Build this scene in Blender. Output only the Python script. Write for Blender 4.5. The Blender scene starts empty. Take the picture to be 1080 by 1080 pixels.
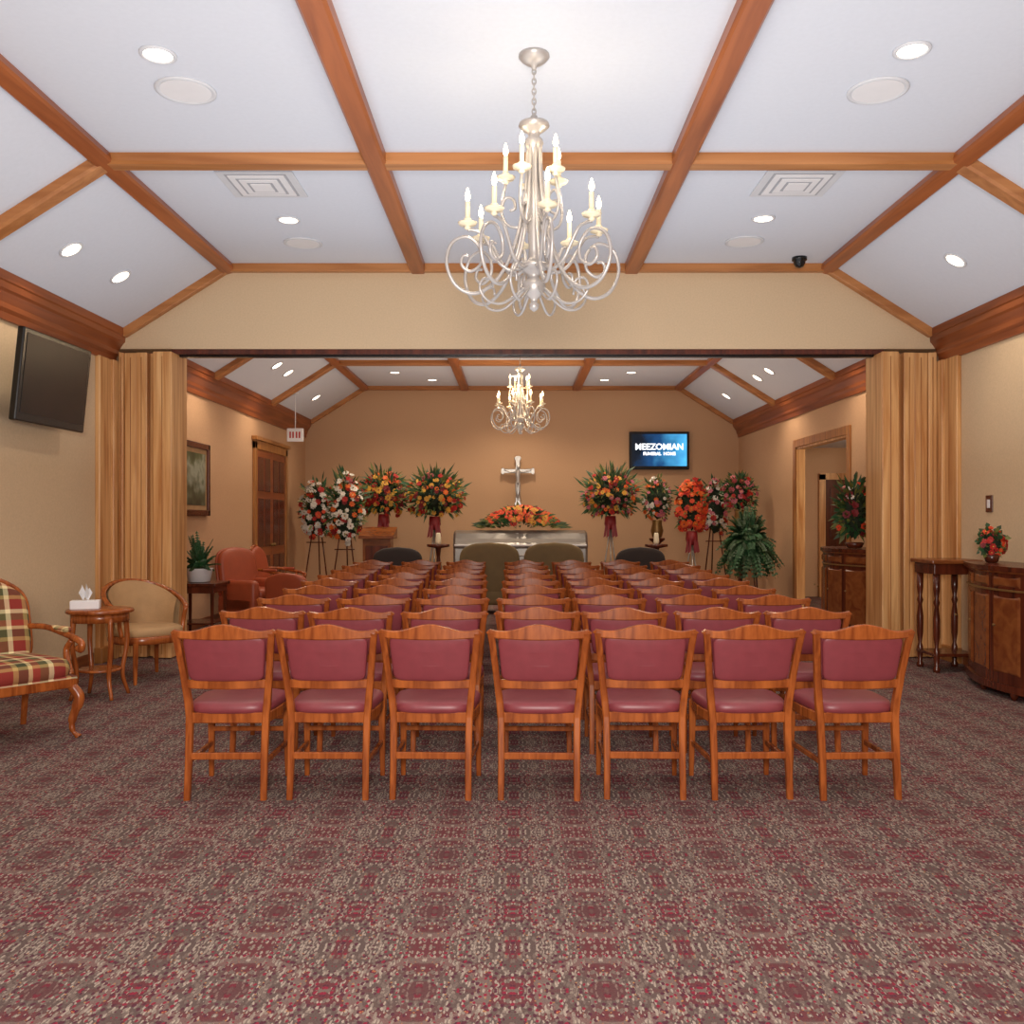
import bpy, bmesh, math, random
from mathutils import Vector, Matrix
random.seed(7)
sc = bpy.context.scene
try:
    sc.view_settings.view_transform = 'Standard'
    sc.view_settings.look = 'None'
except Exception:
    pass
pi = math.pi

# ------------------------------------------------------------ materials
def col(h):
    r = [int(h[i:i+2], 16)/255 for i in (0, 2, 4)]
    return tuple([(c/12.92 if c <= .04045 else ((c+.055)/1.055)**2.4) for c in r] + [1])

def newmat(name):
    m = bpy.data.materials.new(name); m.use_nodes = True
    N = m.node_tree.nodes; L = m.node_tree.links
    return m, N, L, N['Principled BSDF']

def setspec(b, s):
    if 'Specular IOR Level' in b.inputs: b.inputs['Specular IOR Level'].default_value = s

def plain(name, h, rough=.5, metal=0, spec=.5, var=.08, vs=8, bump=0, bs=80):
    m, N, L, b = newmat(name)
    c = col(h)
    tc = N.new('ShaderNodeTexCoord'); nz = N.new('ShaderNodeTexNoise')
    nz.inputs['Scale'].default_value = vs; nz.inputs['Detail'].default_value = 4
    L.new(tc.outputs['Object'], nz.inputs['Vector'])
    r = N.new('ShaderNodeValToRGB')
    r.color_ramp.elements[0].position = .3; r.color_ramp.elements[1].position = .7
    r.color_ramp.elements[0].color = tuple([x*(1-var) for x in c[:3]]+[1])
    r.color_ramp.elements[1].color = tuple([min(1, x*(1+var)) for x in c[:3]]+[1])
    L.new(nz.outputs['Fac'], r.inputs['Fac']); L.new(r.outputs['Color'], b.inputs['Base Color'])
    b.inputs['Roughness'].default_value = rough; b.inputs['Metallic'].default_value = metal
    setspec(b, spec)
    if bump:
        n2 = N.new('ShaderNodeTexNoise'); n2.inputs['Scale'].default_value = bs
        L.new(tc.outputs['Object'], n2.inputs['Vector'])
        bp = N.new('ShaderNodeBump'); bp.inputs['Strength'].default_value = bump
        bp.inputs['Distance'].default_value = .01
        L.new(n2.outputs['Fac'], bp.inputs['Height']); L.new(bp.outputs['Normal'], b.inputs['Normal'])
    return m

def wood(name, dark, light, axis='Z', scale=14, rough=.35, stretch=.07):
    m, N, L, b = newmat(name)
    tc = N.new('ShaderNodeTexCoord'); mp = N.new('ShaderNodeMapping')
    s = [1, 1, 1]; s['XYZ'.index(axis)] = stretch
    mp.inputs['Scale'].default_value = s
    nz = N.new('ShaderNodeTexNoise'); nz.inputs['Scale'].default_value = scale
    nz.inputs['Detail'].default_value = 7; nz.inputs['Distortion'].default_value = .8
    r = N.new('ShaderNodeValToRGB')
    r.color_ramp.elements[0].position = .32; r.color_ramp.elements[0].color = col(dark)
    r.color_ramp.elements[1].position = .68; r.color_ramp.elements[1].color = col(light)
    L.new(tc.outputs['Object'], mp.inputs['Vector']); L.new(mp.outputs['Vector'], nz.inputs['Vector'])
    L.new(nz.outputs['Fac'], r.inputs['Fac']); L.new(r.outputs['Color'], b.inputs['Base Color'])
    b.inputs['Roughness'].default_value = rough
    return m

def emis(name, h, s):
    m, N, L, b = newmat(name)
    b.inputs['Base Color'].default_value = col(h)
    b.inputs['Emission Color'].default_value = col(h)
    b.inputs['Emission Strength'].default_value = s
    return m

def math_n(N, L, op, a, b=None, c=None):
    n = N.new('ShaderNodeMath'); n.operation = op
    for i, x in enumerate((a, b, c)):
        if x is None: continue
        if isinstance(x, (int, float)): n.inputs[i].default_value = x
        else: L.new(x, n.inputs[i])
    return n.outputs[0]

def mixc(N, L, fac, a, b):
    n = N.new('ShaderNodeMix'); n.data_type = 'RGBA'
    if isinstance(fac, (int, float)): n.inputs[0].default_value = fac
    else: L.new(fac, n.inputs[0])
    for i, x in ((6, a), (7, b)):
        if isinstance(x, tuple): n.inputs[i].default_value = x
        else: L.new(x, n.inputs[i])
    return n.outputs[2]

def carpet_mat():
    m, N, L, b = newmat('carpet')
    tc = N.new('ShaderNodeTexCoord'); sp = N.new('ShaderNodeSeparateXYZ')
    L.new(tc.outputs['Object'], sp.inputs[0])
    wz = N.new('ShaderNodeTexNoise'); wz.inputs['Scale'].default_value = 60; wz.inputs['Detail'].default_value = 1
    L.new(tc.outputs['Object'], wz.inputs['Vector'])
    wob = math_n(N, L, 'MULTIPLY', math_n(N, L, 'SUBTRACT', wz.outputs['Fac'], .5), .009)
    u = math_n(N, L, 'PINGPONG', math_n(N, L, 'ADD', math_n(N, L, 'ADD', sp.outputs[0], 10.16), wob), .29)
    v = math_n(N, L, 'PINGPONG', math_n(N, L, 'ADD', math_n(N, L, 'ADD', sp.outputs[1], 9.9), wob), .29)
    cb = N.new('ShaderNodeCombineXYZ'); L.new(u, cb.inputs[0]); L.new(v, cb.inputs[1])
    def leaf(rot, sx, sy, thr, seed):
        mp = N.new('ShaderNodeMapping'); mp.inputs['Rotation'].default_value = (0, 0, rot)
        mp.inputs['Scale'].default_value = (sx, sy, 1); mp.inputs['Location'].default_value = (seed, seed*1.7, seed*.3)
        L.new(cb.outputs[0], mp.inputs['Vector'])
        vo = N.new('ShaderNodeTexVoronoi'); vo.inputs['Scale'].default_value = 1
        L.new(mp.outputs[0], vo.inputs['Vector'])
        return math_n(N, L, 'LESS_THAN', vo.outputs['Distance'], thr)
    l1 = leaf(.8, 70, 24, .38, 0)
    l2 = leaf(-.6, 66, 26, .38, 3.3)
    l3 = leaf(.3, 44, 28, .24, 7.1)
    l4 = leaf(1.3, 46, 30, .30, 11.7)
    l5 = leaf(-1.1, 78, 24, .30, 17.7)
    l6 = leaf(.5, 40, 36, .13, 23.1)
    nz = N.new('ShaderNodeTexNoise'); nz.inputs['Scale'].default_value = 6; nz.inputs['Detail'].default_value = 1.0
    L.new(cb.outputs[0], nz.inputs['Vector'])
    zone = N.new('ShaderNodeMapRange'); zone.inputs[1].default_value = .46; zone.inputs[2].default_value = .54
    L.new(nz.outputs['Fac'], zone.inputs[0])
    d = math_n(N, L, 'SQRT', math_n(N, L, 'ADD', math_n(N, L, 'MULTIPLY', u, u), math_n(N, L, 'MULTIPLY', v, v)))
    ring = math_n(N, L, 'MULTIPLY', math_n(N, L, 'LESS_THAN', math_n(N, L, 'ABSOLUTE', math_n(N, L, 'SUBTRACT', d, .2)), .022), .5)
    hub = math_n(N, L, 'MULTIPLY', math_n(N, L, 'LESS_THAN', d, .06), .6)
    base = mixc(N, L, zone.outputs[0], col('5c4d49'), col('64383b'))
    c = mixc(N, L, ring, base, col('7d6e66'))
    c = mixc(N, L, l1, c, col('84766c'))
    c = mixc(N, L, l2, c, col('6e5f58'))
    c = mixc(N, L, l4, c, col('54303a'))
    c = mixc(N, L, l5, c, col('9a8c80'))
    c = mixc(N, L, l3, c, col('80293a'))
    c = mixc(N, L, l6, c, col('a0704a'))
    c = mixc(N, L, hub, c, col('5c3236'))
    fn = N.new('ShaderNodeTexNoise'); fn.inputs['Scale'].default_value = 190; fn.inputs['Detail'].default_value = 2
    L.new(tc.outputs['Object'], fn.inputs['Vector'])
    n = N.new('ShaderNodeMix'); n.data_type = 'RGBA'; n.blend_type = 'OVERLAY'; n.inputs[0].default_value = .5
    L.new(c, n.inputs[6]); L.new(fn.outputs['Fac'], n.inputs[7])
    L.new(n.outputs[2], b.inputs['Base Color'])
    b.inputs['Roughness'].default_value = .95; setspec(b, .1)
    bp = N.new('ShaderNodeBump'); bp.inputs['Strength'].default_value = .35; bp.inputs['Distance'].default_value = .006
    L.new(fn.outputs['Fac'], bp.inputs['Height']); L.new(bp.outputs[0], b.inputs['Normal'])
    return m

def plaid_mat():
    m, N, L, b = newmat('plaid_fabric')
    tc = N.new('ShaderNodeTexCoord'); sp = N.new('ShaderNodeSeparateXYZ')
    L.new(tc.outputs['Object'], sp.inputs[0])
    def stripes(sig):
        f = math_n(N, L, 'FRACT', math_n(N, L, 'MULTIPLY', sig, 2.9))
        r = N.new('ShaderNodeValToRGB'); r.color_ramp.interpolation = 'CONSTANT'
        stops = [(0, '8a2c22'), (.25, 'b89a5c'), (.34, '3c4024'), (.52, 'e0c890'), (.6, '9c3a28'), (.74, '5a5630'), (.9, 'e8d8a8')]
        e = r.color_ramp.elements
        e[0].position = 0; e[0].color = col(stops[0][1]); e[1].position = stops[1][0]; e[1].color = col(stops[1][1])
        for p, h in stops[2:]:
            x = e.new(p); x.color = col(h)
        L.new(f, r.inputs[0]); return r.outputs[0]
    a = stripes(math_n(N, L, 'ADD', sp.outputs[0], 5.0))
    c = stripes(math_n(N, L, 'ADD', math_n(N, L, 'ADD', sp.outputs[1], sp.outputs[2]), 5.1))
    L.new(mixc(N, L, .5, a, c), b.inputs['Base Color']); b.inputs['Roughness'].default_value = .85
    return m

def screen_mat():
    m, N, L, b = newmat('tv_picture')
    tc = N.new('ShaderNodeTexCoord'); sp = N.new('ShaderNodeSeparateXYZ'); L.new(tc.outputs['Object'], sp.inputs[0])
    nz = N.new('ShaderNodeTexNoise'); nz.inputs['Scale'].default_value = 2; nz.inputs['Detail'].default_value = 3
    L.new(tc.outputs['Object'], nz.inputs['Vector'])
    d = math_n(N, L, 'ADD', math_n(N, L, 'MULTIPLY', sp.outputs[0], .75), math_n(N, L, 'MULTIPLY', nz.outputs['Fac'], .9))
    r = N.new('ShaderNodeValToRGB'); e = r.color_ramp.elements
    e[0].position = 0.1; e[0].color = col('04101c'); e[1].position = 1; e[1].color = col('4ab0e8')
    x = e.new(.45); x.color = col('0c3a66')
    L.new(d, r.inputs[0]); L.new(r.outputs[0], b.inputs['Emission Color']); L.new(r.outputs[0], b.inputs['Base Color'])
    b.inputs['Emission Strength'].default_value = 1.3; b.inputs['Roughness'].default_value = .2
    return m

def painting_mat():
    m, N, L, b = newmat('landscape_print')
    tc = N.new('ShaderNodeTexCoord'); sp = N.new('ShaderNodeSeparateXYZ'); L.new(tc.outputs['Object'], sp.inputs[0])
    nz = N.new('ShaderNodeTexNoise'); nz.inputs['Scale'].default_value = 5; nz.inputs['Detail'].default_value = 6
    L.new(tc.outputs['Object'], nz.inputs['Vector'])
    d = math_n(N, L, 'ADD', math_n(N, L, 'MULTIPLY', math_n(N, L, 'SUBTRACT', sp.outputs[2], 1.55), .75), math_n(N, L, 'MULTIPLY', math_n(N, L, 'SUBTRACT', nz.outputs['Fac'], .5), .9))
    r = N.new('ShaderNodeValToRGB'); e = r.color_ramp.elements
    e[0].position = 0; e[0].color = col('3a3a2c'); e[1].position = 1; e[1].color = col('2a3a28')
    for p, h in ((.2, '5a6048'), (.4, '98a090'), (.55, '4a5838'), (.8, '242e1e')):
        x = e.new(p); x.color = col(h)
    L.new(d, r.inputs[0]); L.new(r.outputs[0], b.inputs['Base Color']); b.inputs['Roughness'].default_value = .3
    return m

M_carpet = carpet_mat()
M_wall = plain('wall_vinyl', 'd2b997', .8, var=.05, vs=60, bump=.15, bs=140, spec=.2)
M_wallb = plain('wall_vinyl_warm_lit', 'c69f7c', .8, var=.05, vs=60, bump=.15, bs=140, spec=.2)  # same wall vinyl, with the glow of warm lamps tinted into its colour
M_ceil = plain('ceiling_tile', 'd8dde6', .9, var=.015, vs=30, spec=.1)
M_beamY = wood('beam_wood_long', '84421c', 'ac602e', 'Y', 10)
M_beamX = wood('beam_wood_cross_lit', '9c602f', 'c0824c', 'X', 10)  # same beam wood, lit fronts painted in as a lighter tone
M_crown = wood('crown_wood', '74381a', '9a5228', 'Y', 10)
M_oak = wood('hickory_wood', 'b2743c', 'e4b47a', 'Z', 16, .4, .045)
M_oakd = wood('hickory_wood_dark', '8a5426', 'b27a40', 'Z', 16, .4)
M_chair = wood('chair_wood', '763614', 'ac5e2a', 'Z', 22, .25, .15)
M_vinyl = plain('burgundy_vinyl', '80383f', .42, var=.06, vs=20)
M_dark = wood('mahogany', '3c180e', '642c18', 'Z', 14, .25)
M_darkp = wood('burl_panel', '6a3418', '8a5028', 'X', 9, .25, .5)
M_silver = plain('champagne_metal', 'b9b4b0', .38, .55, var=.08)
M_steel = plain('casket_silver', 'a8a49e', .3, .7, var=.04)
M_cream = plain('candle_cream', 'efe2c4', .5, var=.02)
M_bulb = emis('bulb_glow', 'ffe6b4', 14)
M_can = emis('downlight_glow', 'fff0d4', 5)
M_white = plain('white_enamel', 'e6e6e8', .5, var=.02)
M_grey = plain('grille_grey', 'd2d4d8', .6, var=.03)
M_vent = plain('vent_grey', 'a8aab0', .6, var=.03)
M_black = plain('black_plastic', '0c0b0c', .25, var=.03)
M_scr = plain('dark_screen', '1c0e0b', .3, var=.5, vs=3, spec=.3)
M_tv = screen_mat(); M_paint = painting_mat(); M_plaid = plaid_mat()
M_beige = plain('beige_fabric', 'b08c62', .8, bump=.2)
M_taupe = plain('taupe_fabric', '77633f', .7, bump=.2)
M_black2 = plain('charcoal_fabric', '2e2420', .7)
M_rust = plain('rust_leather', '9c4628', .45)
M_gold = plain('gold_frame', '8a6a3c', .4, .5)
M_leaf = plain('leaf_green', '2a4420', .55, var=.3, vs=15)
M_leaf2 = plain('leaf_olive', '66692e', .55, var=.25, vs=15)
M_fern = plain('fern_green', '24502a', .55, var=.3, vs=15)
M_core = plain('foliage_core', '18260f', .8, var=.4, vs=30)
FL = {k: plain('petal_'+k, h, .6, var=.12, vs=25) for k, h in dict(red='b02018', orange='dc6420', yellow='d8a23c', white='e6e0d4', pink='c46878', crimson='7c161c', coral='e04c26').items()}
M_red = FL['red']
M_ribbon = plain('ribbon_red', '86181c', .5)
M_base = wood('baseboard_wood', '6a3418', '94542a', 'Y', 10)

# ------------------------------------------------------------ mesh builder
def catmull(pts, n=6):
    pts = [Vector(p) for p in pts]; out = []
    P = [pts[0]*2-pts[1]] + pts + [pts[-1]*2-pts[-2]]
    for i in range(1, len(P)-2):
        a, b, c, d = P[i-1:i+3]
        for k in range(n):
            t = k/n
            out.append(.5*((2*b)+(c-a)*t+(2*a-5*b+4*c-d)*t*t+(3*b-a-3*c+d)*t**3))
    out.append(pts[-1]); return out

class B:
    def __init__(s):
        s.bm = bmesh.new(); s.mats = []; s.M = Matrix.Identity(4)
    def mi(s, m):
        if m not in s.mats: s.mats.append(m)
        return s.mats.index(m)
    def v(s, p): return s.bm.verts.new(s.M @ Vector(p))
    def f(s, vs, mi, sm=False):
        try:
            f = s.bm.faces.new(vs); f.material_index = mi; f.smooth = sm
        except ValueError: pass
    def loft(s, rings, mat, cap=True, smooth=True, closed=False):
        mi = s.mi(mat); R = [[s.v(p) for p in r] for r in rings]
        n = len(R[0]); K = len(R)
        for i in range(K if closed else K-1):
            a, b = R[i], R[(i+1) % K]
            for j in range(n):
                s.f([a[j], a[(j+1) % n], b[(j+1) % n], b[j]], mi, smooth)
        if cap and not closed:
            s.f(R[0][::-1], mi); s.f(R[-1], mi)
    def box(s, lo, hi, mat, bev=0, rot=None):
        lo = Vector(lo); hi = Vector(hi); c = (lo+hi)/2; d = (hi-lo)
        t = bmesh.new(); bmesh.ops.create_cube(t, size=1)
        for v in t.verts: v.co = Vector((v.co.x*d.x, v.co.y*d.y, v.co.z*d.z))
        if bev: bmesh.ops.bevel(t, geom=list(t.edges), offset=min(bev, min(d)*.49), segments=3 if bev > .02 else 2, affect='EDGES', profile=.5)
        mi = s.mi(mat); mp = {}
        t.verts.index_update()
        for v in t.verts:
            p = v.co.copy()
            if rot is not None: p = rot @ p
            mp[v.index] = s.v(p+c)
        for f in t.faces: s.f([mp[v.index] for v in f.verts], mi, bev > .02)
        t.free()
    def tube(s, pts, r, mat, seg=8, cap=True, closed=False):
        pts = [Vector(p) for p in pts]; n = len(pts); rings = []
        if isinstance(r, (int, float)): r = [r]*n
        elif len(r) != n: r = [r[0]+(r[-1]-r[0])*i/(n-1) for i in range(n)]
        up = None
        for i in range(n):
            if closed: t = pts[(i+1) % n]-pts[i-1]
            else: t = pts[min(i+1, n-1)]-pts[max(i-1, 0)]
            t.normalize()
            if up is None:
                up = Vector((0, 0, 1)) if abs(t.z) < .9 else Vector((1, 0, 0))
            up = (up-t*up.dot(t)).normalized(); w = t.cross(up)
            rings.append([pts[i]+(up*math.cos(2*pi*k/seg)+w*math.sin(2*pi*k/seg))*r[i] for k in range(seg)])
        s.loft(rings, mat, cap, True, closed)
    def lathe(s, prof, c, mat, seg=16, axis=None, smooth=True):
        c = Vector(c); rings = []
        for r, z in prof:
            ring = []
            for k in range(seg):
                p = Vector((r*math.cos(2*pi*k/seg), r*math.sin(2*pi*k/seg), z))
                if axis is not None: p = axis @ p
                ring.append(c+p)
            rings.append(ring)
        s.loft(rings, mat, True, smooth)
    def _rr(s, c, a, b, w1, w2):
        c = Vector(c); h1, h2 = w1/2, w2/2; ch = min(h1, h2)*.35
        return [c+a*x+b*y for x, y in ((h1-ch, h2), (-h1+ch, h2), (-h1, h2-ch), (-h1, -h2+ch), (-h1+ch, -h2), (h1-ch, -h2), (h1, -h2+ch), (h1, h2-ch))]
    def post(s, P, mat):
        s.loft([s._rr(p[:3], Vector((1, 0, 0)), Vector((0, 1, 0)), p[3], p[4]) for p in P], mat, True, False)
    def railx(s, P, mat):
        s.loft([s._rr(p[:3], Vector((0, 1, 0)), Vector((0, 0, 1)), p[3], p[4]) for p in P], mat, True, False)
    def raily(s, P, mat):
        s.loft([s._rr(p[:3], Vector((1, 0, 0)), Vector((0, 0, 1)), p[3], p[4]) for p in P], mat, True, False)
    def cushion(s, outline, z0, z1, mat, dome=.35, fm=None):
        fm = fm or (lambda a, b, c: (a, b, c))
        ca = sum(p[0] for p in outline)/len(outline); cb_ = sum(p[1] for p in outline)/len(outline)
        h = z1-z0; rings = []
        for sc_, zz in ((.5, 0), (.93, 0), (.985, .12), (1, .35), (.99, .6), (.95, .78), (.85, .88), (.6, .96), (.3, 1.0)):
            rings.append([fm(ca+(p[0]-ca)*sc_, cb_+(p[1]-cb_)*sc_, z0+h*zz) for p in outline])
        s.loft(rings, mat)
    def prism(s, poly, fm, d0, d1, mat):
        s.loft([[fm(a, b, d0) for a, b in poly], [fm(a, b, d1) for a, b in poly]], mat, True, False)
    def obj(s, name, loc=(0, 0, 0), rz=0):
        bmesh.ops.recalc_face_normals(s.bm, faces=list(s.bm.faces))
        me = bpy.data.meshes.new(name); s.bm.to_mesh(me); s.bm.free()
        for m in s.mats: me.materials.append(m)
        return place(name, me, loc, rz)

def place(name, me, loc=(0, 0, 0), rz=0, sc_=1):
    o = bpy.data.objects.new(name, me); bpy.context.collection.objects.link(o)
    o.location = loc; o.rotation_euler = (0, 0, rz); o.scale = (sc_,)*3
    return o

def supel(w, d, n=28, e=3.2, cx=0, cy=0, taper=0):
    out = []
    for k in range(n):
        t = 2*pi*k/n; c, s_ = math.cos(t), math.sin(t)
        x = w/2*math.copysign(abs(c)**(2/e), c); y = d/2*math.copysign(abs(s_)**(2/e), s_)
        x *= 1+taper*y/(d/2)
        out.append((cx+x, cy+y))
    return out

# ------------------------------------------------------------ room shell
XL, XR, CX = -4.24, 4.49, .125
FL_, FR = -3.04, 3.28
ZC, ZE = 4.13, 3.37
YB, YF = 18.7, -3.0
HY0, HY1, HZ = 9.8, 10.05, 3.25
b = B(); b.box((XL-.1, YF-.1, -.1), (XR+3.2, YB+.1, 0), M_carpet); b.obj('floor')
b = B()
prof = [(XL-.1, ZE-.0625), (FL_, ZC), (FR, ZC), (XR+.1, ZE-.0625), (XR+.1, ZE+.1), (FR, ZC+.15), (FL_, ZC+.15), (XL-.1, ZE+.1)]
b.loft([[(x, YF-.1, z) for x, z in prof], [(x, YB+.1, z) for x, z in prof]], M_ceil, True, False)
b.obj('ceiling')
ztop = ZE-.01
b = B(); b.box((XL-.1, YF, 0), (XL, HY0+.1, ztop), M_wall); b.box((XL-.1, HY0+.1, 0), (XL, YB, ztop), M_wallb); b.obj('wall_left')
DY0, DY1, DZ = 12.55, 14.85, 2.6
b = B()
b.box((XR, YF, 0), (XR+.12, HY0+.1, ztop), M_wall); b.box((XR, HY0+.1, 0), (XR+.12, DY0, ztop), M_wallb); b.box((XR, DY1, 0), (XR+.12, YB, ztop), M_wallb)
b.box((XR, DY0, DZ), (XR+.12, DY1, ztop), M_wallb); b.obj('wall_right')
gab = [(XL-.05, 0), (XR+.05, 0), (XR+.05, ZE-.03), (FR, ZC+.01), (FL_, ZC+.01), (XL-.05, ZE-.03)]
b = B(); b.prism(gab, lambda a, c, d: (a, d, c), YB, YB+.1, M_wallb); b.obj('wall_back')
b = B(); b.prism(gab, lambda a, c, d: (a, d, c), YF-.1, YF, M_wall); b.obj('wall_front')
hd = [(XL, HZ), (XR, HZ), (XR, ZE), (FR, ZC), (FL_, ZC), (XL, ZE)]
b = B(); b.prism(hd, lambda a, c, d: (a, d, c), HY0, HY1, M_wall); b.obj('wall_header')
b = B()
b.box((XR+3, 10.5, 0), (XR+3.1, 17.5, 2.8), M_wallb); b.obj('wall_side_room_east')
b = B(); b.box((XR+.12, 10.4, 0), (XR+3.1, 10.5, 2.8), M_wallb); b.obj('wall_side_room_south')
b = B(); b.box((XR+.12, 17.5, 0), (XR+3.1, 17.6, 2.8), M_wallb); b.obj('wall_side_room_north')
b = B(); b.box((XR+.12, 10.4, 2.8), (XR+3.1, 17.6, 2.9), M_ceil); b.obj('ceiling_side_room')
b = B()
b.box((XR+1.2, 17.42, 0), (XR+1.32, 17.498, 2.3), M_oak); b.box((XR+2.3, 17.42, 0), (XR+2.42, 17.498, 2.3), M_oak)
b.box((XR+1.2, 17.42, 2.2), (XR+2.42, 17.498, 2.32), M_oak); b.box((XR+1.32, 17.46, 0), (XR+2.3, 17.498, 2.2), M_dark)
for z0, z1 in ((.2, .95), (1.1, 2.05)):
    for q in (1.42, 1.87): b.box((XR+q, 17.44, z0), (XR+q+.33, 17.465, z1), M_dark, .008)
b.obj('door_2')

def beam(name, p0, p1, nrm, w, d, mat):
    p0, p1, nrm = Vector(p0), Vector(p1), Vector(nrm).normalized()
    t = (p1-p0).normalized(); s_ = t.cross(nrm).normalized(); b = B()
    def ring(p):
        e = w*.12
        return [p+s_*w/2, p+s_*w/2-nrm*(d-e), p+s_*(w/2-e)-nrm*d, p-s_*(w/2-e)-nrm*d, p-s_*w/2-nrm*(d-e), p-s_*w/2]
    b.loft([ring(p0), ring(p1)], mat, True, False); return b.obj(name)

BW, BD = .16, .09
up = (0, 0, 1)
nl = Vector((-(ZC-ZE), 0, (FL_-XL))); nr = Vector(((ZC-ZE), 0, (XR-FR)))
for (y0, y1) in ((YF, HY0), (HY1, YB)):
    for x in (-1.03, 1.22):
        beam('ceiling_beam', (x, y0, ZC+.01), (x, y1, ZC+.01), up, BW, BD+.01, M_beamY)
    for x, sg in ((FL_, -1), (FR, 1)):
        n = (Vector((0, 0, 1))+(nl if sg < 0 else nr).normalized()).normalized()
        beam('ceiling_beam', (x, y0, ZC+.01), (x, y1, ZC+.01), n, BW-.02, BD+.01, M_beamY)
    for X, sg in ((XL, 1), (XR, -1)):
        pr = [(0, 3.10), (.025, 3.10), (.03, 3.16), (.05, 3.19), (.055, 3.23), (.10, 3.30), (.12, 3.32), (.125, 3.37), (.14, 3.38), (.14, 3.455), (0, 3.36)]
        b = B(); b.loft([[(X+sg*a, y, z) for a, z in pr] for y in (y0, y1)], M_crown, True, False); b.obj('trim_crown')
for y in (.98, 3.92, 6.86, 12.74, 15.68):
    beam('ceiling_beam', (FL_, y, ZC+.01), (FR, y, ZC+.01), up, BW, BD, M_beamX)
    beam('ceiling_beam', (FL_, y, ZC), (XL+.1, y, ZE+.0625), nl, BW, BD-.01, M_beamX)
    beam('ceiling_beam', (FR, y, ZC), (XR-.1, y, ZE+.0625), nr, BW, BD-.01, M_beamX)
for y, w in ((HY0-.045, .09), (HY1+.045, .09), (YB-.04, .08)):
    beam('trim_ceiling', (FL_, y, ZC), (FR, y, ZC), up, w, .08, M_beamX)
    beam('trim_ceiling', (FL_, y, ZC), (XL+.1, y, ZE+.0625), nl, w, .08, M_beamX)
    beam('trim_ceiling', (FR, y, ZC), (XR-.1, y, ZE+.0625), nr, w, .08, M_beamX)
b = B(); b.box((XL+.6, HY0+.02, HZ-.05), (XR-.6, HY1-.02, HZ), M_dark); b.box((XL+.6, HY0+.09, HZ-.07), (XR-.6, HY0+.16, HZ-.04), M_black); b.obj('trim_partition_track')
for nm, X, sg, segs in (('baseboard_left', XL, 1, ((YF, 9.3), (10.3, 14.9), (17.1, YB))), ('baseboard_right', XR, -1, ((YF, 9.3), (10.3, 12.4), (15.0, YB)))):
    b = B()
    for y0, y1 in segs: b.box((min(X, X+sg*.02), y0, 0), (max(X, X+sg*.02), y1, .12), M_base, .006)
    b.obj(nm)
b = B(); b.box((XL+.02, YB-.02, 0), (XR-.02, YB, .12), M_beamX, .006); b.obj('baseboard_back')

for X, sg, seq in ((XL, 1, ((.0, .13, .0), (.135, .26, .03), (.265, .38, .0), (.39, .46, .06), (.465, .66, -.06))),
                   (XR, -1, ((.0, .17, .0), (.175, .31, .02), (.315, .43, .0), (.44, .50, .06), (.505, .68, -.06)))):
    b = B()
    x0, x1 = sorted((X, X+sg*.05)); b.box((x0, 9.36, 0), (x1, 9.62, HZ-.14), M_oak, .008)
    x0, x1 = sorted((X, X+sg*.08)); b.box((x0, 9.62, 0), (x1, 9.80, HZ-.14), M_oak, .008)
    x0, x1 = sorted((X, X+sg*.08)); b.box((x0, 9.34, 0), (x1, 9.64, .16), M_oakd, .008)
    b.obj('trim_casing')
    b = B()
    for a, c, dy in seq:
        x0, x1 = sorted((X+sg*(a+.085 if a == 0 else a), X+sg*c))
        b.box((x0, 9.72+dy, .01), (x1, 10.12, HZ-.05), M_oak, .008)
        m_ = (x0+x1)/2
        b.box((m_-.004, 9.712+dy, .05), (m_+.004, 9.73+dy, HZ-.1), M_oakd, .002)
    b.box((min(X+sg*.1, X+sg*.6), 9.79, 0.02), (max(X+sg*.1, X+sg*.6), 10.08, HZ-.08), M_oakd)
    b.obj('folding_partition')

b = B()
for y in (DY0-.12, DY1): b.box((XR-.03, y, 0), (XR+.0, y+.12, DZ+.12), M_oakd, .006)
b.box((XR-.03, DY0, DZ), (XR, DY1, DZ+.12), M_oakd, .006)
b.box((XR-.005, DY1-.03, 0), (XR+.125, DY1, DZ), M_oak); b.box((XR-.005, DY0, 0), (XR+.125, DY0+.03, DZ), M_oak)
b.box((XR-.005, DY0, DZ-.03), (XR+.125, DY1, DZ), M_oak)
b.obj('trim_doorway')
b = B(); X = XL+.002
for y in (14.95, 16.95): b.box((X, y, 0), (X+.05, y+.12, 2.72), M_oakd, .006)
b.box((X, 14.95, 2.6), (X+.05, 17.07, 2.74), M_oakd, .006); b.box((X, 14.9, 2.74), (X+.09, 17.12, 2.8), M_oakd, .006)
for k in range(2):
    y0 = 15.07+k*.94; b.box((X, y0, .01), (X+.03, y0+.93, 2.6), M_crown, .004)
    for z0, z1 in ((.15, .85), (1.0, 1.8), (1.92, 2.48)):
        for q in (.1, .5): b.box((X+.025, y0+q, z0), (X+.042, y0+q+.33, z1), M_dark, .012)
    b.lathe([(.005, 0), (.03, .02), (.03, .05), (.005, .06)], (X+.03, y0+(.86 if k == 0 else .07), 1.02), M_gold, 10, Matrix.Rotation(pi/2, 4, 'Y'))
b.obj('door_1')

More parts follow.
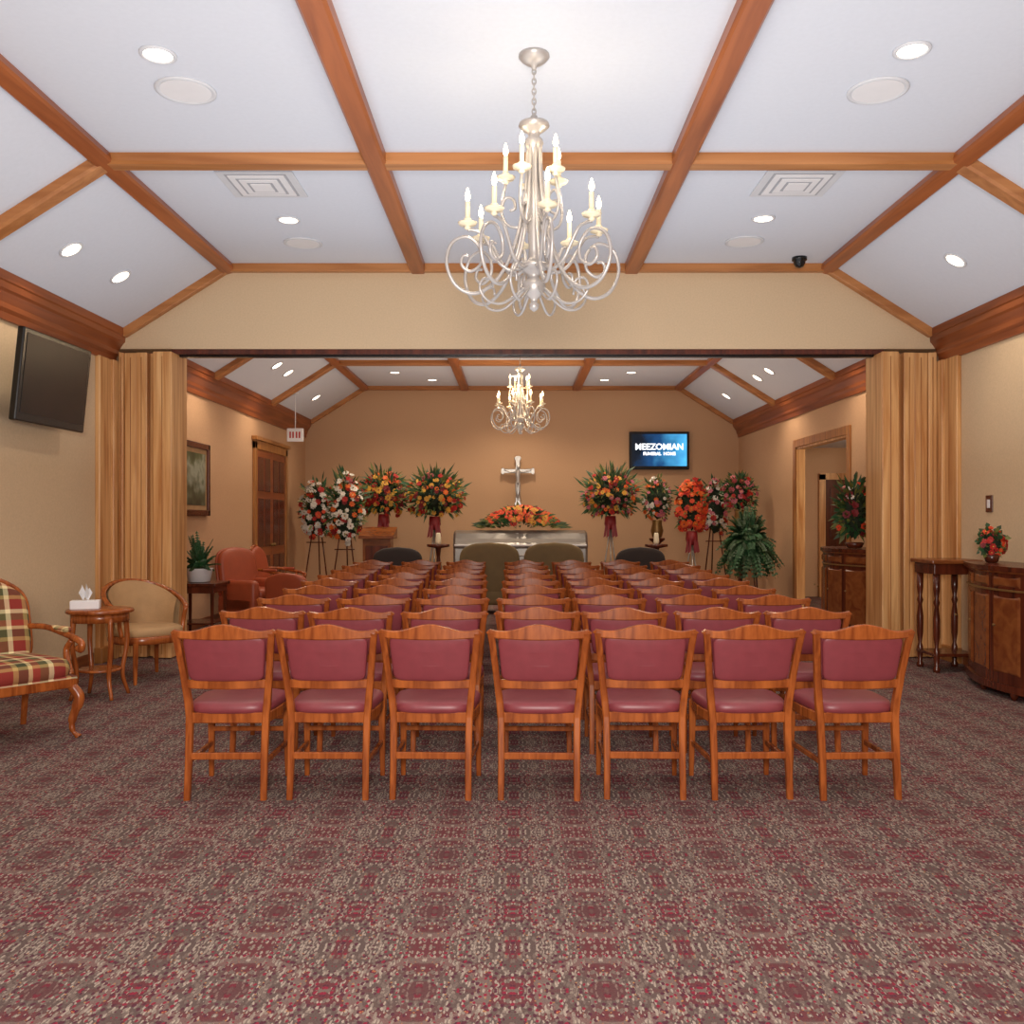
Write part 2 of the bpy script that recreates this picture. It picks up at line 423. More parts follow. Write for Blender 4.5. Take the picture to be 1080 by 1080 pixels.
# ------------------------------------------------------------ ceiling fittings
def slope_z(x):
    if x < FL_: return ZC-(FL_-x)*(ZC-ZE)/(FL_-XL)
    if x > FR: return ZC-(x-FR)*(ZC-ZE)/(XR-FR)
    return ZC
def ang(x):
    a = math.atan2(ZC-ZE, FL_-XL)
    return -a if x < FL_ else (a if x > FR else 0)
def can(x, y, power=0):
    R = Matrix.Rotation(ang(x), 4, 'Y'); b = B(); c = (x, y, slope_z(x))
    b.lathe([(.105, .0), (.105, -.008), (.095, -.014), (.082, -.01), (.08, .0)], c, M_grey, 24, R)
    b.lathe([(.08, -.004), (.079, -.008)], c, M_can, 24, R)
    b.obj('recessed_downlight')
    if power:
        l = bpy.data.lights.new('downlight', 'SPOT'); l.energy = power; l.spot_size = 2.3; l.spot_blend = .8; l.color = (1, .82, .62); l.shadow_soft_size = .07
        o = bpy.data.objects.new('downlight_lamp', l); bpy.context.collection.objects.link(o); o.location = (x, y, slope_z(x)-.04)
for x, y, p in ((-2.06, 5.35, 55), (2.26, 5.3, 55), (-2.03, 8.3, 70), (2.2, 8.26, 70), (-3.71, 7.75, 40), (-3.69, 8.67, 0), (3.89, 8.22, 40), (-2.05, 2.4, 55), (2.25, 2.4, 55),
                (-3.7, 11.6, 0), (-3.7, 12.2, 80), (-3.6, 14.0, 0), (-3.6, 14.7, 80), (-3.7, 17.2, 0), (3.9, 11.9, 80), (3.9, 14.3, 0), (3.9, 15.0, 80), (3.9, 17.2, 0),
                (-2.2, 16.9, 140), (-.0, 17.3, 140), (2.1, 16.9, 140), (1.7, 17.8, 0), (-1.6, 17.8, 0), (-2.1, 13.8, 80), (2.3, 13.8, 80), (-2.05, 11.2, 0), (2.25, 11.2, 0)):
    can(x, y, p)
for x, y in ((-2.06, 5.8), (2.26, 5.8), (-2.06, 9.0), (2.2, 8.95)):
    b = B(); b.lathe([(.185, 0), (.185, -.008), (.17, -.014), (.16, -.008), (.155, -.006), (.02, -.006)], (x, y, ZC), M_grey, 32)
    b.lathe([(.155, -.005), (.154, -.009)], (x, y, ZC), M_white, 32); b.obj('ceiling_speaker')
for x, y in ((-2.02, 7.42), (2.23, 7.4)):
    b = B(); b.box((x-.3, y-.28, ZC-.012), (x+.3, y+.28, ZC), M_grey, .004)
    for k in range(3):
        s_ = .22-.07*k; z = ZC-.014-.008*k
        b.box((x-s_-.02, y-s_-.02, z), (x+s_+.02, y+s_+.02, z+.006), M_vent); b.box((x-s_, y-s_, z-.006), (x+s_, y+s_, z+.002), M_white, .002)
    b.obj('ceiling_vent')
b = B(); b.lathe([(.075, 0), (.075, -.03), (.06, -.035), (.058, -.06), (.04, -.095), (.01, -.108)], (2.9, 9.5, ZC), M_black, 20); b.obj('dome_camera')

# ------------------------------------------------------------ chandeliers
def chandelier_mesh():
    b = B(); Z = lambda z: z-4.13
    b.lathe([(.02, 0), (.088, 0), (.09, -.012), (.075, -.03), (.05, -.05), (.02, -.06), (.012, -.085), (.004, -.09)], (0, 0, 0), M_silver, 24)
    z = -.08; k = 0
    while z > Z(3.78):
        R = Matrix.Rotation((k % 2)*pi/2, 3, 'Z')
        b.tube([R @ Vector((.011*math.cos(t), 0, .02*math.sin(t))) + Vector((0, 0, z-.015)) for t in [2*pi*i/10 for i in range(10)]], .004, M_silver, 6, closed=True)
        z -= .029; k += 1
    pr = [(.004, 3.79), (.02, 3.775), (.022, 3.75), (.05, 3.745), (.085, 3.735), (.09, 3.72), (.07, 3.70), (.04, 3.68), (.03, 3.66), (.05, 3.64), (.055, 3.62), (.04, 3.58),
          (.028, 3.55), (.025, 3.45), (.03, 3.3), (.038, 3.15), (.03, 3.0), (.025, 2.96), (.05, 2.93), (.085, 2.92), (.088, 2.905), (.06, 2.885), (.035, 2.86), (.03, 2.84), (.06, 2.82), (.07, 2.79), (.05, 2.75), (.02, 2.72), (.018, 2.70), (.03, 2.69), (.025, 2.665), (.004, 2.65)]
    b.lathe([(r, Z(z)) for r, z in pr], (0, 0, 0), M_silver, 20)
    def candle(r, a, z):
        c = (r*math.cos(a), r*math.sin(a), Z(z))
        b.lathe([(.006, -.03), (.02, -.02), (.012, -.008), (.05, .0), (.056, .012), (.05, .012), (.022, .008), (.022, .03), (.02, .035)], c, M_cream, 16)
        b.lathe([(.014, .03), (.014, .13), (.008, .135)], c, M_cream, 10)
        b.lathe([(.006, .133), (.014, .15), (.015, .165), (.009, .19), (.002, .21)], c, M_bulb, 10)
    def pl(a, pts): return [(r*math.cos(a), r*math.sin(a), Z(z)) for r, z in pts]
    for k in range(8):
        a = .17+k*pi/4
        A = [(.035, 3.62), (.045, 3.4), (.075, 3.18), (.13, 2.98), (.22, 2.82), (.34, 2.74), (.45, 2.78), (.505, 2.9), (.475, 3.02), (.385, 3.06), (.315, 3.0), (.31, 2.91), (.37, 2.865), (.42, 2.90), (.41, 2.95), (.375, 2.95)]
        b.tube(catmull(pl(a, A), 5), [.0115, .009], M_silver, 7)
        C = [(.06, 2.91), (.13, 2.88), (.2, 2.92), (.25, 3.0), (.3, 3.08), (.35, 3.1), (.385, 3.1)]
        b.tube(catmull(pl(a, C), 4), [.011, .009], M_silver, 7)
        D = [(.04, 2.80), (.12, 2.73), (.2, 2.68), (.28, 2.69), (.33, 2.75), (.31, 2.81), (.26, 2.81), (.25, 2.77)]
        b.tube(catmull(pl(a+.2, D), 4), .0075, M_silver, 6)
        candle(.385, a, 3.13)
    for k in range(5):
        a = .5+k*2*pi/5
        C = [(.03, 3.2), (.09, 3.14), (.16, 3.16), (.19, 3.24), (.165, 3.31), (.12, 3.3), (.11, 3.25), (.14, 3.235)]
        b.tube(catmull(pl(a, C), 5), .0085, M_silver, 6)
        C = [(.19, 3.24), (.18, 3.32), (.165, 3.39)]
        b.tube(catmull(pl(a, C), 4), .0085, M_silver, 6)
        candle(.165, a, 3.42)
    o = b.obj('chandelier', (CX-.02, 5.36, ZC)); return o
ch = chandelier_mesh()
place('chandelier', ch.data, (CX-.06, 14.2, ZC), .3, .93)
def pt(name, loc, e, c=(1, .78, .52), r=.15):
    l = bpy.data.lights.new(name, 'POINT'); l.energy = e; l.color = c; l.shadow_soft_size = r
    o = bpy.data.objects.new(name, l); bpy.context.collection.objects.link(o); o.location = loc
for k in range(3):
    a = .4+k*pi*2/3
    pt('candle_light', (CX+.385*math.cos(a), 5.36+.385*math.sin(a), 3.42), 3.5, (1, .84, .64), .03)
    pt('candle_light', (CX-.06+.35*math.cos(a), 14.2+.35*math.sin(a), 3.45), 14, (1, .74, .45), .03)

# ------------------------------------------------------------ meeting chair
def chair_mesh():
    b = B(); W = M_chair
    for s in (-1, 1):
        b.post([(s*.197, -.245, 0, .032, .034), (s*.195, -.225, .2, .034, .038), (s*.198, -.2, .42, .036, .044), (s*.205, -.2, .5, .036, .044), (s*.222, -.225, .65, .034, .036), (s*.238, -.262, .80, .034, .032), (s*.246, -.28, .865, .036, .03)], W)
        b.post([(s*.215, .215, 0, .026, .026), (s*.212, .205, .25, .034, .034), (s*.21, .2, .43, .042, .042)], W)
        b.raily([(s*.2, -.22, .19, .02, .028), (s*.21, .2, .19, .02, .028)], W)
        b.raily([(s*.2, -.2, .415, .024, .055), (s*.222, 0, .415, .024, .055), (s*.212, .2, .415, .024, .055)], W)
    b.railx([(-.195, -.222, .222, .022, .036), (.195, -.222, .222, .022, .036)], W)
    b.railx([(-.21, .2, .27, .022, .026), (.21, .2, .27, .022, .026)], W)
    b.railx([(-.2, -.195, .415, .024, .055), (.2, -.195, .415, .024, .055)], W)
    b.railx([(-.21, .2, .415, .024, .055), (0, .225, .415, .024, .055), (.21, .2, .415, .024, .055)], W)
    P = []
    n = 28
    for i in range(n+1):
        x = -.272+.544*i/n; t = abs(x)/.272
        top = .895+.018*math.cos(t*pi*1.45)
        top -= .022*max(0, (t-.93)/.07)**2
        bot = .832+.012*t*t + (.022*max(0, (t-.86)/.14))
        y = -.292+.022*t*t
        P.append((x, y, (top+bot)/2, .03 if t < .97 else .018, top-bot))
    b.railx(P, W)
    P = []
    for i in range(11):
        x = -.208+.416*i/10; t = abs(x)/.208
        P.append((x, -.232+.016*t*t, .592+.004*t, .024, .046))
    b.railx(P, W)
    for side, th in ((-1, .02), (1, .03)):
        o = [(x*(.192+.022*(z+1)/2)/1.0, .612+(z+1)/2*.236) for x, z in [(p[0]*2, p[1]*2) for p in supel(1, 1, 32, 9)]]
        def fm(a, c, d, side=side):
            y = -.233-(c-.612)/.236*.052 + .018*(a/.21)**2
            return (a, y+side*d, c)
        b.cushion(o, 0.0, th, M_vinyl, fm=fm)
    b.cushion(supel(.46, .46, 36, 4, 0, .01, .06), .435, .505, M_vinyl)
    me = b.obj('banquet_chair'); return me
c0 = chair_mesh(); cme = c0.data
bpy.data.objects.remove(c0)
cols = [-1.50, -.96, -.42, .13, .68, 1.225, 1.775]
for k in range(9):
    for i, x in enumerate(cols):
        s_ = 1+.02*k
        X = .13+(x-.13)*s_ - (.02*k if i < 3 else 0)
        jx, jy, jr = random.uniform(-.014, .014), random.uniform(-.03, .03), random.uniform(-.07, .07)
        if k == 0: jr *= .6; jy *= .4
        place('banquet_chair', cme, (X+jx, 5.06+.96*k+jy, 0), jr)

# ------------------------------------------------------------ armchairs
def open_armchair(name, loc, rz, fab, w=.66, top=1.04, seat=.46):
    b = B(); W = M_chair; h = w/2   # front = -Y
    for s in (-1, 1):
        P = catmull([(s*(h-.05), -.30, .34), (s*(h-.02), -.335, .26), (s*(h-.05), -.31, .13), (s*(h-.055), -.315, .05), (s*(h-.03), -.35, .0)], 5)
        b.tube(P, [.034]*4+[.036]*4+[.028]*4+[.02]*4+[.014]*3+[.022, .026], W, 10)
        b.post([(s*(h-.06), .36, 0, .032, .034), (s*(h-.07), .31, .2, .036, .04), (s*(h-.07), .28, .42, .04, .045), (s*(h-.07), .34, .8, .036, .036)], W)
        A = catmull([(s*(h-.07), .3, .70), (s*(h-.01), .14, .70), (s*(h+.02), -.06, .665), (s*(h+.02), -.22, .64), (s*(h+.02), -.29, .615), (s*(h+.02), -.285, .575), (s*(h+.02), -.245, .58)], 5)
        b.tube(A, [.02, .026], W, 10)
        b.tube(catmull([(s*(h+.015), -.17, .63), (s*(h+.0), -.13, .56), (s*(h-.01), -.17, .47), (s*(h-.02), -.23, .40)], 5), [.02, .024], W, 8)
        b.box((s*(h+.02)-.028, -.12, .675), (s*(h+.02)+.028, .1, .715), fab, .018)
    b.box((-h+.03, -.33, .33), (h-.03, -.29, .40), W, .01)
    b.box((-h+.03, -.31, .33), (-h+.07, .3, .40), W, .01); b.box((h-.07, -.31, .33), (h-.03, .3, .40), W, .01)
    b.box((-h+.03, .27, .33), (h-.03, .3, .40), W, .01)
    b.box((-h+.025, -.33, .385), (h-.025, .29, .41), fab, .01)
    b.cushion(supel(w-.05, .64, 36, 5, 0, -.02), .40, seat+.08, fab)
    o = [(a*(w-.1)*.5*2, c) for a, c in [(p[0], .45+(p[1]+.5)*(top-.45)) for p in supel(1, 1, 40, 5)]]
    o = [(a, c+(.05*math.cos(a/(w*.5)*pi/1.0) if c > (top+.4)/2 else 0)) for a, c in o]
    def bk(sd):
        def fm(a, c, d): return (a, .27+(c-.45)*.2 - .0 + sd*d, c)
        return fm
    b.cushion(o, 0, .07, fab, fm=bk(-1)); b.cushion(o, 0, .05, fab, fm=bk(1))
    tp = [fm_ for fm_ in [(a, .27+(c-.45)*.2, c) for a, c in o] if fm_[2] > .5]
    tp.sort(key=lambda p: math.atan2(p[2]-.75, p[0]) if math.atan2(p[2]-.75, p[0]) > -pi/2 else math.atan2(p[2]-.75, p[0])+2*pi)
    b.tube([(p[0]*1.03, p[1], .75+(p[2]-.75)*1.03) for p in tp], .02, W, 8)
    return b.obj(name, loc, rz)
open_armchair('plaid_armchair', (-3.39, 6.14, 0), math.radians(53), M_plaid, .72, 1.0)

def barrel_chair(name, loc, rz, fab, W=M_chair):
    b = B(); R = .33
    n = 24; rail = []; lo = []
    for i in range(n+1):
        t = i/n; a = math.radians(-28+236*t); e = math.sin(pi*t)
        rail.append((R*1.08*math.cos(a), R*math.sin(a)+.02, .64+.24*e**1.3))
        lo.append((R*1.0*math.cos(a), R*.95*math.sin(a)+.02, .40))
    b.loft([b._rr(p, Vector((p[0], p[1], 0)).normalized(), Vector((0, 0, 1)), .045, .036) for p in rail], W, True, True)
    mi = b.mi(fab)
    for off in (0, -.04):
        g = []
        for p, q in zip(rail, lo):
            P, Q = Vector(p), Vector(q); d = Vector((p[0], p[1], 0)).normalized()
            g.append([b.v(Q.lerp(P, k/4)+d*(off*(1+.5*math.sin(k/4*pi)))) for k in range(5)])
        for i in range(3, n-3):
            for k in range(4): b.f([g[i][k], g[i+1][k], g[i+1][k+1], g[i][k+1]], mi, True)
    for i in (0, n):
        p = rail[i]; b.tube(catmull([p, (p[0]*.98, p[1]+.03, .52), (p[0]*.92, p[1]+.02, .40)], 4), .02, W, 8)
    b.loft([[(a*s_, c*s_, z) for a, c in supel(.62, .62, 32, 2.6)] for s_, z in ((.97, .34), (1, .36), (1, .40), (.97, .41))], W)
    b.cushion(supel(.58, .58, 32, 2.8), .40, .50, fab)
    for x, y, s_ in ((-.23, -.24, 1), (.23, -.24, 1), (-.22, .22, -1), (.22, .22, -1)):
        b.post([(x*1.08, y*1.12, 0, .026, .026), (x, y, .2, .036, .036), (x, y, .36, .04, .04)], W)
    return b.obj(name, loc, rz)
barrel_chair('barrel_armchair', (-3.38, 8.5, 0), math.radians(50), M_beige, M_chair)

def club(name, loc, rz, fab, w=.8, top=1.0, legs=M_dark, arms=.62):
    b = B(); h = w/2
    b.box((-h, -.32, .14), (h, .36, .40), fab, .05)
    b.box((-h+.12, -.36, .36), (h-.12, .22, .50), fab, .05)
    for s in (-1, 1):
        x0, x1 = sorted((s*h, s*(h-.14))); b.box((x0, -.34, .16), (x1, .3, arms), fab, .06)
        for y in (-.28, .3): b.lathe([(.022, 0), (.032, .15)], (s*(h-.06), y, 0), legs, 8)
    o = []
    for a, c in supel(w-.02, 1, 40, 5):
        zz = .3+(c+.5)*(top-.34); zz += .06*math.cos(a/h*pi/2)*(1 if c > 0 else 0); o.append((a, zz))
    b.cushion(o, 0, .12, fab, fm=lambda a, c, d: (a, .30+(c-.3)*.14-d, c))
    b.cushion(o, 0, .06, fab, fm=lambda a, c, d: (a, .30+(c-.3)*.14+d, c))
    return b.obj(name, loc, rz)
club('upholstered_settee', (-.4, 14.55, 0), pi, M_taupe, .94, 1.08)
club('upholstered_settee', (.58, 14.55, 0), pi, M_taupe, .94, 1.08)
club('charcoal_armchair', (-1.85, 14.9, 0), pi, M_black2, .8, 1.0)
club('charcoal_armchair', (1.95, 14.9, 0), pi, M_black2, .8, 1.0)
club('rust_armchair', (-3.66, 13.0, 0), math.radians(60), M_rust, .7, 1.04)
open_armchair('rust_side_chair', (-3.6, 14.1, 0), math.radians(80), M_rust, .6, 1.0)
club('rust_armchair', (-3.0, 12.7, 0), math.radians(170), M_rust, .6, .72, arms=.5)

# ------------------------------------------------------------ tables
def side_table(name, loc, r, h, mat):
    b = B()
    b.lathe([(r*.96, h-.03), (r, h-.024), (r, h-.008), (r*.97, h), (.01, h)], (0, 0, 0), mat, 36)
    b.lathe([(r*.86, h-.1), (r*.86, h-.028)], (0, 0, 0), mat, 36)
    for k in range(4):
        a = pi/4+k*pi/2; c, s = math.cos(a), math.sin(a)
        b.tube(catmull([(c*r*.8, s*r*.8, h-.06), (c*r*.84, s*r*.84, h*.6), (c*r*.7, s*r*.7, h*.25), (c*r*.9, s*r*.9, 0)], 5), [.024, .015], mat, 8)
    b.lathe([(r*.62, h*.3), (r*.64, h*.31), (r*.62, h*.33)], (0, 0, 0), mat, 28)
    return b.obj(name, loc)
side_table('round_side_table', (-3.4, 7.6, 0), .26, .72, M_chair)
b = B(); b.box((-.11, -.06, 0), (.11, .06, .07), M_white, .006)
for k in range(5):
    a = k*1.25; mi = b.mi(M_white); c, s = math.cos(a), math.sin(a)
    vs = [b.v(p) for p in ((.02*c, .01*s, .065), (.05*c-.02*s, .03*s+.02*c, .13), (.03*c, .02*s, .17+.01*k), (-.01*c, -.02*s, .12))]; b.f(vs, mi, True)
b.obj('tissue_box', (-3.52, 7.6, .72), .3)
b = B()
b.box((-.27, -.3, .64), (.27, .3, .68), M_dark, .01); b.box((-.24, -.27, .56), (.24, .27, .64), M_dark, .004)
for x in (-.22, .22):
    for y in (-.25, .25): b.post([(x, y, 0, .026, .026), (x, y, .3, .034, .034), (x, y, .58, .04, .04)], M_dark)
b.box((-.22, -.25, .18), (.22, .25, .2), M_dark, .004)
b.obj('fern_table', (-3.88, 11.45, 0))

def leafblade(b, p, d, L, w, mi, droop=.3):
    d = Vector(d).normalized(); s = d.cross(Vector((random.uniform(-.3, .3), -.8, .5))).normalized()
    p = Vector(p); m1 = p+d*L*.5; t = p+d*L+Vector((0, 0, -droop*L)); m1.z += droop*L*.05
    v = [b.v(p), b.v(m1+s*w/2), b.v(t), b.v(m1-s*w/2)]; b.f(v, mi, True)
def bloom(b, p, n, r, mat, cm):
    n = Vector(n).normalized(); a = n.orthogonal().normalized(); c = n.cross(a); p = Vector(p)
    mi = b.mi(mat); mc = b.mi(cm); ph = random.random()*6
    for ring, (rr, hh, cnt) in enumerate(((1, .15, 7), (.65, .4, 5))):
        for k in range(cnt):
            t = ph+ring*.4+2*pi*k/cnt; u = a*math.cos(t)+c*math.sin(t); w = n.cross(u)
            R = r*rr
            v = [b.v(p+n*r*.05), b.v(p+u*R*.6+w*R*.42+n*R*hh), b.v(p+u*R+n*R*hh*.8), b.v(p+u*R*.6-w*R*.42+n*R*hh)]
            b.f(v, mi, True)
    v = [b.v(p+n*r*.4+(a*math.cos(t)+c*math.sin(t))*r*.2) for t in [i*pi/3 for i in range(6)]]; b.f(v, mc, True)

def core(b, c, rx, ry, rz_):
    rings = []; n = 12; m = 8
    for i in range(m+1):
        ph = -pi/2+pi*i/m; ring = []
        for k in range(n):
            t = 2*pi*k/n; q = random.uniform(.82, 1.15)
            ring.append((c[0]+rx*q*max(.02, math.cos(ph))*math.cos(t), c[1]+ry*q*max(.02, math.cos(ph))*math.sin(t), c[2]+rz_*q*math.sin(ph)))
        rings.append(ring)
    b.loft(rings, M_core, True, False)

def arrangement(name, loc, w, h, pal, nb, nl_, stand='vase', floor_z=0, rb=.07, depth=.5, spike=.18):
    """rounded mass of foliage + blooms, w x h, centred on loc"""
    X, Y, Zc = loc; b = B(); lm = [b.mi(m) for m in (M_leaf, M_leaf2, M_fern)]
    ry = min(w*depth*.5, .3)
    C = Vector((X, Y, Zc))
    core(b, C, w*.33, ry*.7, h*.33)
    for i in range(nl_):
        t = random.uniform(0, 2*pi); cz = random.uniform(-.75, 1); cr = math.sqrt(1-cz*cz)
        d = Vector((cr*math.cos(t), cr*math.sin(t), cz))
        r = random.uniform(.5, .88)
        p = C+Vector((d.x*w/2*r, d.y*ry*r, d.z*h/2*r))
        L = (w+h)*.5*random.uniform(.08, .08+spike)*(1.15 if cz > .2 else .7)
        leafblade(b, p, (d.x+random.uniform(-.25, .25), d.y+random.uniform(-.3, .3), d.z+random.uniform(-.1, .35)), L, random.uniform(.025, .055), random.choice(lm), random.uniform(0, .3))
    for i in range(nb):
        t = random.uniform(0, 2*pi); cz = random.uniform(-.8, .97); cr = math.sqrt(1-cz*cz)
        if random.random() < .7: t = pi+abs(t-pi) if t < pi else t
        d = Vector((cr*math.cos(t), cr*math.sin(t), cz)); r = random.uniform(.78, 1.0)
        p = C+Vector((d.x*w/2*r, d.y*ry*r*1.1, d.z*h/2*r))
        c = FL[random.choice(pal)]
        bloom(b, p, (d.x*.7, d.y+(-.35 if d.y < 0 else .2), d.z*.7+.15), rb*random.uniform(.6, 1.15), c, random.choice((c, FL['yellow'], FL['crimson'])))
    zb = Zc-h*.42
    if stand == 'vase':
        b.lathe([(.05, zb-.3), (.09, zb-.28), (.12, zb-.16), (.09, zb-.03), (.1, zb+.04)], (X, Y, 0), M_gold, 16)
        b.lathe([(.2, floor_z), (.2, floor_z+.03), (.04, floor_z+.06), (.03, zb-.43), (.15, zb-.33), (.15, zb-.3)], (X, Y, 0), M_dark, 16)
    elif stand == 'ribbon':
        b.lathe([(.08, zb-.2), (.11, zb-.1), (.1, zb+.05)], (X, Y, 0), M_ribbon, 14)
        for k in range(6):
            a = k*1.05; mi = b.mi(M_ribbon); x = X+.07*math.cos(a); y = Y-.06-.04*math.sin(a)
            v = [b.v((x-.02, y, zb-.05)), b.v((x+.02, y, zb-.05)), b.v((x+.04*math.cos(a)+.02, y-.02, zb-.32)), b.v((x+.04*math.cos(a)-.025, y-.02, zb-.35))]; b.f(v, mi)
        for k in range(3):
            a = k*2*pi/3+.5; b.tube([(X, Y, zb-.15), (X+.22*math.cos(a), Y+.22*math.sin(a), floor_z)], .014, M_steel, 6)
    elif stand == 'easel':
        for dx, dy in ((-.25, -.12), (.25, -.12), (0, .3)):
            b.tube([(X, Y+.02, Zc+h*.2), (X+dx, Y+dy, floor_z)], .012, M_dark, 6)
        b.tube([(X-.18, Y-.08, Zc-h*.46), (X+.18, Y-.08, Zc-h*.46)], .01, M_dark, 6)
    elif stand == 'pot':
        zt = max(zb, floor_z+.06)
        b.lathe([(w*.16, floor_z), (w*.2, floor_z+.01), (w*.26, zt), (w*.22, zt+.01)], (X, Y, 0), M_dark, 20)
    return b.obj(name)

arrangement('standing_flower_spray', (-3.72, 17.4, 1.6), .66, 1.25, ['white', 'white', 'red', 'white', 'coral'], 95, 170, 'easel', rb=.065)
arrangement('standing_flower_spray', (-3.1, 16.9, 1.6), .72, 1.5, ['white', 'white', 'red', 'orange', 'white', 'crimson'], 120, 220, 'easel', rb=.065)
arrangement('flower_arrangement', (-2.48, 17.45, 1.90), .86, .95, ['red', 'crimson', 'orange', 'red', 'yellow'], 110, 420, 'ribbon', rb=.065, spike=.26)
arrangement('flower_arrangement', (-1.5, 17.2, 1.86), 1.12, .95, ['yellow', 'orange', 'crimson', 'red', 'yellow'], 135, 520, 'ribbon', rb=.055, spike=.24)
arrangement('flower_arrangement', (1.75, 17.2, 1.88), 1.08, .98, ['orange', 'crimson', 'pink', 'red', 'yellow'], 130, 480, 'ribbon', rb=.055, spike=.24)
arrangement('flower_arrangement', (2.66, 17.5, 1.80), .56, .95, ['white', 'pink', 'orange'], 60, 220, 'vase', rb=.05)
arrangement('flower_arrangement', (3.2, 16.9, 1.66), .58, 1.12, ['coral', 'orange', 'coral', 'red'], 110, 160, 'ribbon', rb=.075)
arrangement('standing_flower_spray', (3.74, 17.5, 1.62), .52, 1.25, ['white', 'white', 'red', 'pink'], 90, 140, 'easel', rb=.06)
arrangement('flower_arrangement', (3.98, 16.5, 1.90), .62, .74, ['crimson', 'red', 'pink'], 50, 300, 'vase', rb=.055, spike=.22)
arrangement('tropical_flower_arrangement', (4.12, 11.3, 1.52), .44, .86, ['white', 'coral', 'crimson', 'pink'], 34, 330, 'pot', floor_z=1.105, rb=.05, spike=.28)
arrangement('red_flower_arrangement', (4.2, 8.2, 1.235), .26, .3, ['red', 'crimson', 'coral', 'red'], 46, 110, 'pot', floor_z=1.072, rb=.03)
# domed spray on the casket lid
b = B(); lm = [b.mi(m) for m in (M_leaf, M_leaf2, M_fern)]; C = Vector((.09, 17.25, 1.28))
for i in range(420):
    t = random.uniform(0, 2*pi); r = math.sqrt(random.random()); x = r*math.cos(t); y = r*math.sin(t)
    z = .34*max(0, 1-r*r)**.8
    p = C+Vector((x*.76, y*.26, z*random.uniform(.3, 1)))
    leafblade(b, p, (x*1.6, y*.9, .35+random.uniform(-.2, .3)), random.uniform(.12, .26), random.uniform(.03, .06), random.choice(lm), .15)
for i in range(210):
    t = random.uniform(0, 2*pi); r = math.sqrt(random.random())*.95; x = r*math.cos(t); y = r*math.sin(t)
    z = .04+.36*max(0, 1-r*r)**.8
    c = FL[random.choice(['red', 'coral', 'orange', 'red', 'yellow', 'coral', 'coral'])]
    bloom(b, C+Vector((x*.78, y*.28, z)), (x, y-.5, .8), random.uniform(.05, .09), c, FL['yellow'] if random.random() < .3 else c)
b.obj('casket_spray')
def fern(name, loc, r, h, potz, n, wl, stand, dr=.45):
    X, Y, z0 = loc; b = B(); mi = [b.mi(M_fern), b.mi(M_leaf)]
    for i in range(n):
        a = random.uniform(0, 2*pi); e = random.uniform(.15, 1.35); L = random.uniform(.5, 1)
        pts = []
        for k in range(8):
            t = k/7
            pts.append(Vector((X+math.cos(a)*math.cos(e)*r*t*L*1.1, Y+math.sin(a)*math.cos(e)*r*t*L*1.1, z0+math.sin(e)*h*t*L*1.1-dr*h*t*t*math.cos(e))))
        b.tube(pts, .004, M_fern, 4)
        for k in range(1, 8):
            d = (pts[k]-pts[k-1]).normalized(); s = d.cross(Vector((0, 0, 1))).normalized()
            for sg in (-1, 1):
                for q in (0, .5): leafblade(b, pts[k-1].lerp(pts[k], q), d*.5+s*sg, wl*(1.1-k/9), wl*.35, mi[i % 2], .25)
    stand(b, X, Y, z0)
    return b.obj(name)
def st1(b, X, Y, z0):
    b.lathe([(.16, z0-.3), (.2, z0-.05), (.21, z0), (.18, z0)], (X, Y, 0), M_dark, 18)
    for k in range(4):
        a = k*pi/2+.4; b.tube([(X+.14*math.cos(a), Y+.14*math.sin(a), z0-.28), (X+.22*math.cos(a), Y+.22*math.sin(a), 0)], .014, M_dark, 6)
fern('potted_fern', (3.80, 15.2, 1.0), .56, .85, .7, 300, .15, st1, .75)
def st2(b, X, Y, z0): b.lathe([(.10, .682), (.13, .69), (.16, z0-.01), (.17, z0), (.14, z0)], (X, Y, 0), M_white, 20)
fern('potted_fern', (-3.9, 11.45, .85), .25, .48, .68, 70, .08, st2, .2)

# casket on bier
b = B()
def caskring(x, s):
    c = 17.25; pr = [(.26, .62), (.32, .66), (.33, .92), (.37, .95), (.38, 1.0), (.35, 1.03), (.33, 1.10), (.24, 1.20), (.12, 1.245), (0, 1.255)]
    L = [(x, c-a*s, .95+(z-.95)*s) for a, z in pr]; R = [(x, c+a*s, .95+(z-.95)*s) for a, z in pr[-2::-1]]
    return L+R
b.loft([caskring(-1.14, .9), caskring(-1.1, 1), caskring(0.085, 1), caskring(1.27, 1), caskring(1.31, .9)], M_steel, True, False)
b.box((-1.12, 16.85, .965), (1.29, 17.65, 1.0), M_white, .012)
for x in (-.7, .09, .88):
    for dx in (-.25, .25): b.tube([(x+dx, 16.92, .84), (x+dx, 16.84, .80)], .012, M_silver, 6)
    b.tube([(x-.3, 16.84, .80), (x+.3, 16.84, .80)], .016, M_silver, 8)
b.loft([[(cx_, cy_, z) for cx_, cy_ in ((-.9*s_+.09, 17.25-.3*s_), (.9*s_+.09, 17.25-.3*s_), (.9*s_+.09, 17.25+.3*s_), (-.9*s_+.09, 17.25+.3*s_))] for s_, z in ((1.05, 0), (1, .55), (1.03, .63))], M_crown, True, False)
b.obj('casket')

